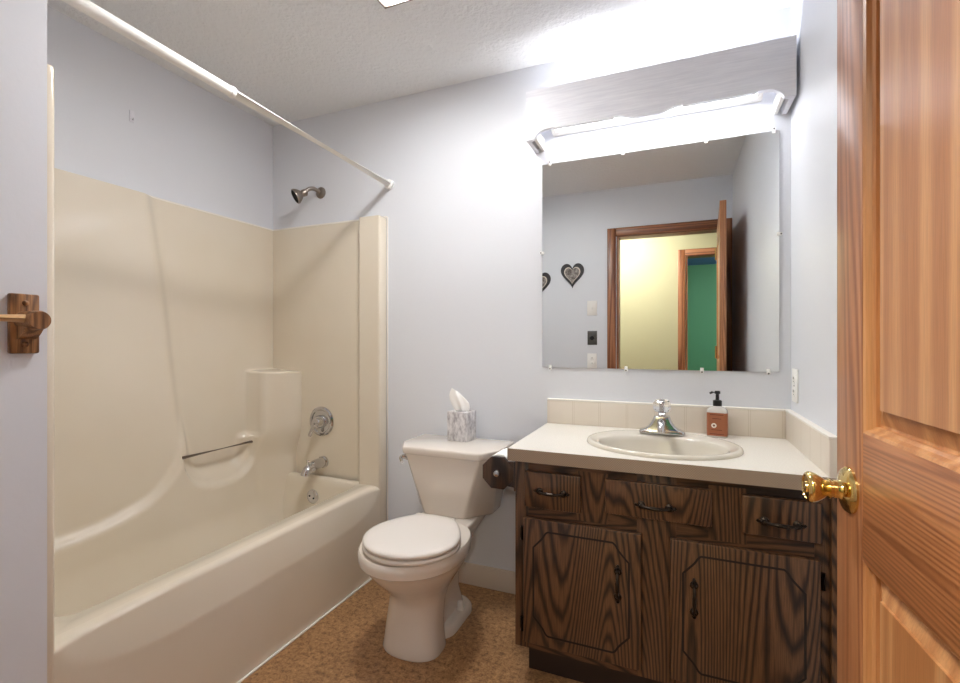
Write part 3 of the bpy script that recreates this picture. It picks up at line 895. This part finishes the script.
# ------------------------------------------------------------------ valance with tube light behind it
vl = thing('light_valance', 'painted wooden light valance with scalloped lower edge above the mirror', 'valance', (-.55, YB, 1.947))
vx0, vx1, vyf = -.563, .3775, 1.855
zt, zb, zl = 2.148, 1.981, 1.947
def bez(a, b, c, d, n=7):
    out = []
    for i in range(n):
        t = i / n
        out.append(tuple((1 - t) ** 3 * p + 3 * t * (1 - t) ** 2 * q + 3 * t * t * (1 - t) * r + t ** 3 * s for p, q, r, s in zip(a, b, c, d)))
    return out
vc = (vx0 + vx1) / 2
half = [(vx0, zl), (vx0 + .030, zl)] + bez((vx0 + .034, zl), (vx0 + .045, zl + .028), (vx0 + .075, zl + .040), (vx0 + .10, zb - .001)) + [(vx0 + .112, zb + .002), (vx0 + .12, zb - .002), (vc - .125, zb - .002), (vc - .118, zb + .004)] \
     + bez((vc - .110, zb + .001), (vc - .085, zb + .006), (vc - .065, zb - .014), (vc - .035, zb - .015)) + bez((vc - .035, zb - .015), (vc - .02, zb - .015), (vc - .01, zb - .012), (vc, zb - .012))
right = [(2 * vc - x, z) for x, z in half[::-1]]
poly = half + [(vc, zb - .012)] + right + [(vx1, zt), (vx0, zt)]
bm = B(); prism(bm, poly, 'y', vyf, vyf + .018)
build('front_board', bm, 'valance_paint', vl, smooth=20)
for xa, xb in ((vx0 + .0005, vx0 + .018), (vx1 - .018, vx1 - .0005)):
    bm = B(); box(bm, xa, xb, vyf + .0185, YB - .0005, zl, zt, .001)
    build('side_board', bm, 'valance_paint', vl)
for xa, xb in ((vx0 + .030, vx0 + .044), (vx1 - .044, vx1 - .030)):
    bm = B(); box(bm, xa, xb, vyf + .0190, YB - .0005, zl + .003, zl + .055, .002)
    build('cleat', bm, 'white_trim', vl)
lf = thing('tube_light', 'white two-tube light fixture hidden behind the valance', 'light fixture', (vc, YB, 2.02))
bm = B(); box(bm, vc - .39, vc + .39, YB - .040, YB - .0005, 2.005, 2.075, .006); build('housing', bm, 'white_trim', lf)
for y in (YB - .062, YB - .102):
    bm = B(); tube(bm, [(vc - .365, y, 2.02), (vc + .365, y, 2.02)], .0130, 16); build('tube', bm, 'tube_glow', lf)
for x in (vc - .375, vc + .375):
    bm = B(); box(bm, x - .009, x + .009, YB - .118, YB - .0395, 2.004, 2.05, .003); build('tube_holder', bm, 'white_trim', lf)

# ------------------------------------------------------------------ ceiling fan light (only its corner shows at the top edge)
fx0, fx1, fy0, fy1 = -.962, -.702, 1.100, 1.432
fl = thing('ceiling_light', 'square metal-framed ceiling light, corner showing at the top edge', 'ceiling light', ((fx0 + fx1) / 2, (fy0 + fy1) / 2, CEIL))
bm = B()
w = .009
for a in ((fx0, fx1, fy0, fy0 + w), (fx0, fx1, fy1 - w, fy1), (fx0, fx0 + w, fy0 + w, fy1 - w), (fx1 - w, fx1, fy0 + w, fy1 - w)):
    box(bm, *a, CEIL - .016, CEIL - .0003, .003)
build('frame', bm, 'nickel', fl)
bm = B(); box(bm, fx0 + w, fx1 - w, fy0 + w, fy1 - w, CEIL - .006, CEIL - .0005); build('diffuser', bm, 'pan_glow', fl)
gc = ((fx0 + fx1) / 2, (fy0 + fy1) / 2, CEIL - .006)
bm = B(); lathe(bm, [(.062, 0), (.062, .006), (.052, .009), (.048, .009)], gc, (0, 0, -1), 32, cap1=False); build('lamp_ring', bm, 'nickel', fl)
bm = B(); lathe(bm, [(.048, .0085), (.040, .0115), (.022, .0135), (0, .014)], gc, (0, 0, -1), 32, cap0=False); build('lamp_lens', bm, 'bulb', fl)

# unseen lamps added for fill light in the hall and green room
def added_fill_lamp(name, x, y, r, mat, label):
    t = thing(name, label, 'ceiling light', (x, y, CEIL))
    bm = B(); lathe(bm, [(r + .015, 0), (r + .015, .02), (r, .022)], (x, y, CEIL - .0003), (0, 0, -1), 32); build('base', bm, 'white_trim', t)
    bm = B(); lathe(bm, [(r, .0215), (r * .95, .045), (r * .75, .07), (r * .4, .085), (0, .09)], (x, y, CEIL), (0, 0, -1), 32); build('diffuser', bm, mat, t)
added_fill_lamp('ceiling_light', -.50, -.48, .15, 'hall_fill_glow', 'unseen dome lamp added on the hall ceiling as fill light')
added_fill_lamp('ceiling_light', .9, -2.6, .15, 'bedroom_fill_glow', 'unseen dome lamp added on the blue ceiling to light the green room')

# ------------------------------------------------------------------ towel bar on the near wall
tw = thing('towel_bar', 'oak towel bar with square-cornered plate on the near left wall', 'towel bar', (XN, .567, 1.16))
def bracket(y):
    bm = B(); box(bm, XN + .0002, XN + .015, y - .0255, y + .0255, 1.097, 1.226, .004); p = build('bracket_plate', bm, 'towel_oak', tw)
    for z in (1.117, 1.206):
        bm = B(); lathe(bm, [(.006, 0), (.0055, .003), (.003, .005), (0, .0055)], (XN + .0148, y, z), (1, 0, 0), 14); build('screw_cover', bm, 'towel_oak', p)
    bm = B()
    lathe(bm, [(.0205, 0), (.0205, .054), (.0185, .058), (0, .0585)], (XN + .0148, y, 1.168), (1, 0, 0), 28)
    prism(bm, [(XN + .0148, 1.128), (XN + .026, 1.130), (XN + .040, 1.140), (XN + .052, 1.152), (XN + .0148, 1.16)], 'y', y - .016, y + .016)
    build('post', bm, 'towel_oak', tw)
bracket(.563); bracket(.19)
bm = B(); tube(bm, [(XN + .052, .205, 1.171), (XN + .052, .556, 1.171)], .0095, 16)
db = build('dowel', bm, 'dowel', tw); db['label'] = 'pale birch dowel'

# ------------------------------------------------------------------ wall plates and hearts
ot = thing('wall_outlet', 'white outlet on the right wall above the side splash', 'outlet', (XR, 1.918, .97))
bm = B(); box(bm, XR - .006, XR - .0003, 1.881, 1.953, .913, 1.028, .002); pl = build('plate', bm, 'white_plastic', ot)
for z in (.948, .993):
    bm = B(); lathe(bm, [(.0165, 0), (.0165, .002), (0, .002)], (XR - .0058, 1.917, z), (-1, 0, 0), 20, mi=0)
    for dy in (-.006, .006): box(bm, XR - .0084, XR - .0077, 1.917 + dy - .001, 1.917 + dy + .001, z - .001, z + .008, mi=1)
    box(bm, XR - .0084, XR - .0077, 1.9155, 1.9185, z - .010, z - .006, mi=1)
    build('receptacle', bm, ['white_plastic', 'slot'], pl)
bm = B(); lathe(bm, [(.003, 0), (.003, .001), (0, .0014)], (XR - .0058, 1.917, .9705), (-1, 0, 0), 10); build('screw', bm, 'slot', pl)

def plate_thing(name, label, cat, x, z, w, h, mat):
    t = thing(name, label, cat, (x, YF, z))
    bm = B(); box(bm, x - w / 2, x + w / 2, YF + .0003, YF + .006, z - h / 2, z + h / 2, .002)
    build('plate', bm, mat, t)
    return t
sw = plate_thing('light_switch', 'off-white switch plate on the front wall, seen in the mirror', 'switch', -.612, 1.392, .078, .118, 'white_trim')
bm = B(); box(bm, -.617, -.607, YF + .006, YF + .014, 1.383, 1.401, .002); build('toggle', bm, 'white_trim', sw)
fs = plate_thing('fan_switch', 'dark grey timer switch plate below the light switch, in the mirror', 'switch', -.610, 1.152, .076, .112, 'steel_plate')
bm = B(); lathe(bm, [(.017, 0), (.017, .012), (.013, .016), (0, .016)], (-.610, YF + .006, 1.152), (0, 1, 0), 20); build('timer_knob', bm, 'black', fs)
o2 = plate_thing('wall_outlet', 'white outlet near the lower edge of the mirror reflection', 'outlet', -.612, .968, .076, .118, 'white_plastic')
for z in (.948, .990):
    bm = B(); box(bm, -.626, -.598, YF + .006, YF + .0085, z - .014, z + .014, .001, mi=0)
    box(bm, -.617, -.615, YF + .0085, YF + .009, z - .004, z + .006, mi=1); box(bm, -.609, -.607, YF + .0085, YF + .009, z - .004, z + .006, mi=1)
    build('receptacle', bm, ['white_plastic', 'slot'], o2)
def heart(x, z, s, label):
    t = thing('heart_plaque', label, 'wall decoration', (x, YF, z), group='heart plaques on the front wall')
    def hp(k, sc_): 
        a = 2 * PI * k / 60
        return (x + sc_ * .0106 * s * 16 * math.sin(a) ** 3 / 1.8, z + sc_ * .0106 * s * 1.17 * (13 * math.cos(a) - 5 * math.cos(2 * a) - 2 * math.cos(3 * a) - math.cos(4 * a) + 2.5) / 1.8)
    bm = B(); prism(bm, [hp(k, 1.0) for k in range(60)], 'y', YF + .0003, YF + .012); build('rim', bm, 'heart_dark', t)
    bm = B(); prism(bm, [hp(k, .70) for k in range(60)], 'y', YF + .0121, YF + .015); build('border', bm, 'beige_plastic', t)
    bm = B(); prism(bm, [hp(k, .62) for k in range(60)], 'y', YF + .0151, YF + .018); build('centre', bm, 'heart_light', t)
heart(-.770, 1.660, 1.0, 'whole dark heart plaque with pale centre, seen in the mirror')
heart(-1.045, 1.600, 1.0, 'dark heart plaque half cut off at the left edge of the mirror')
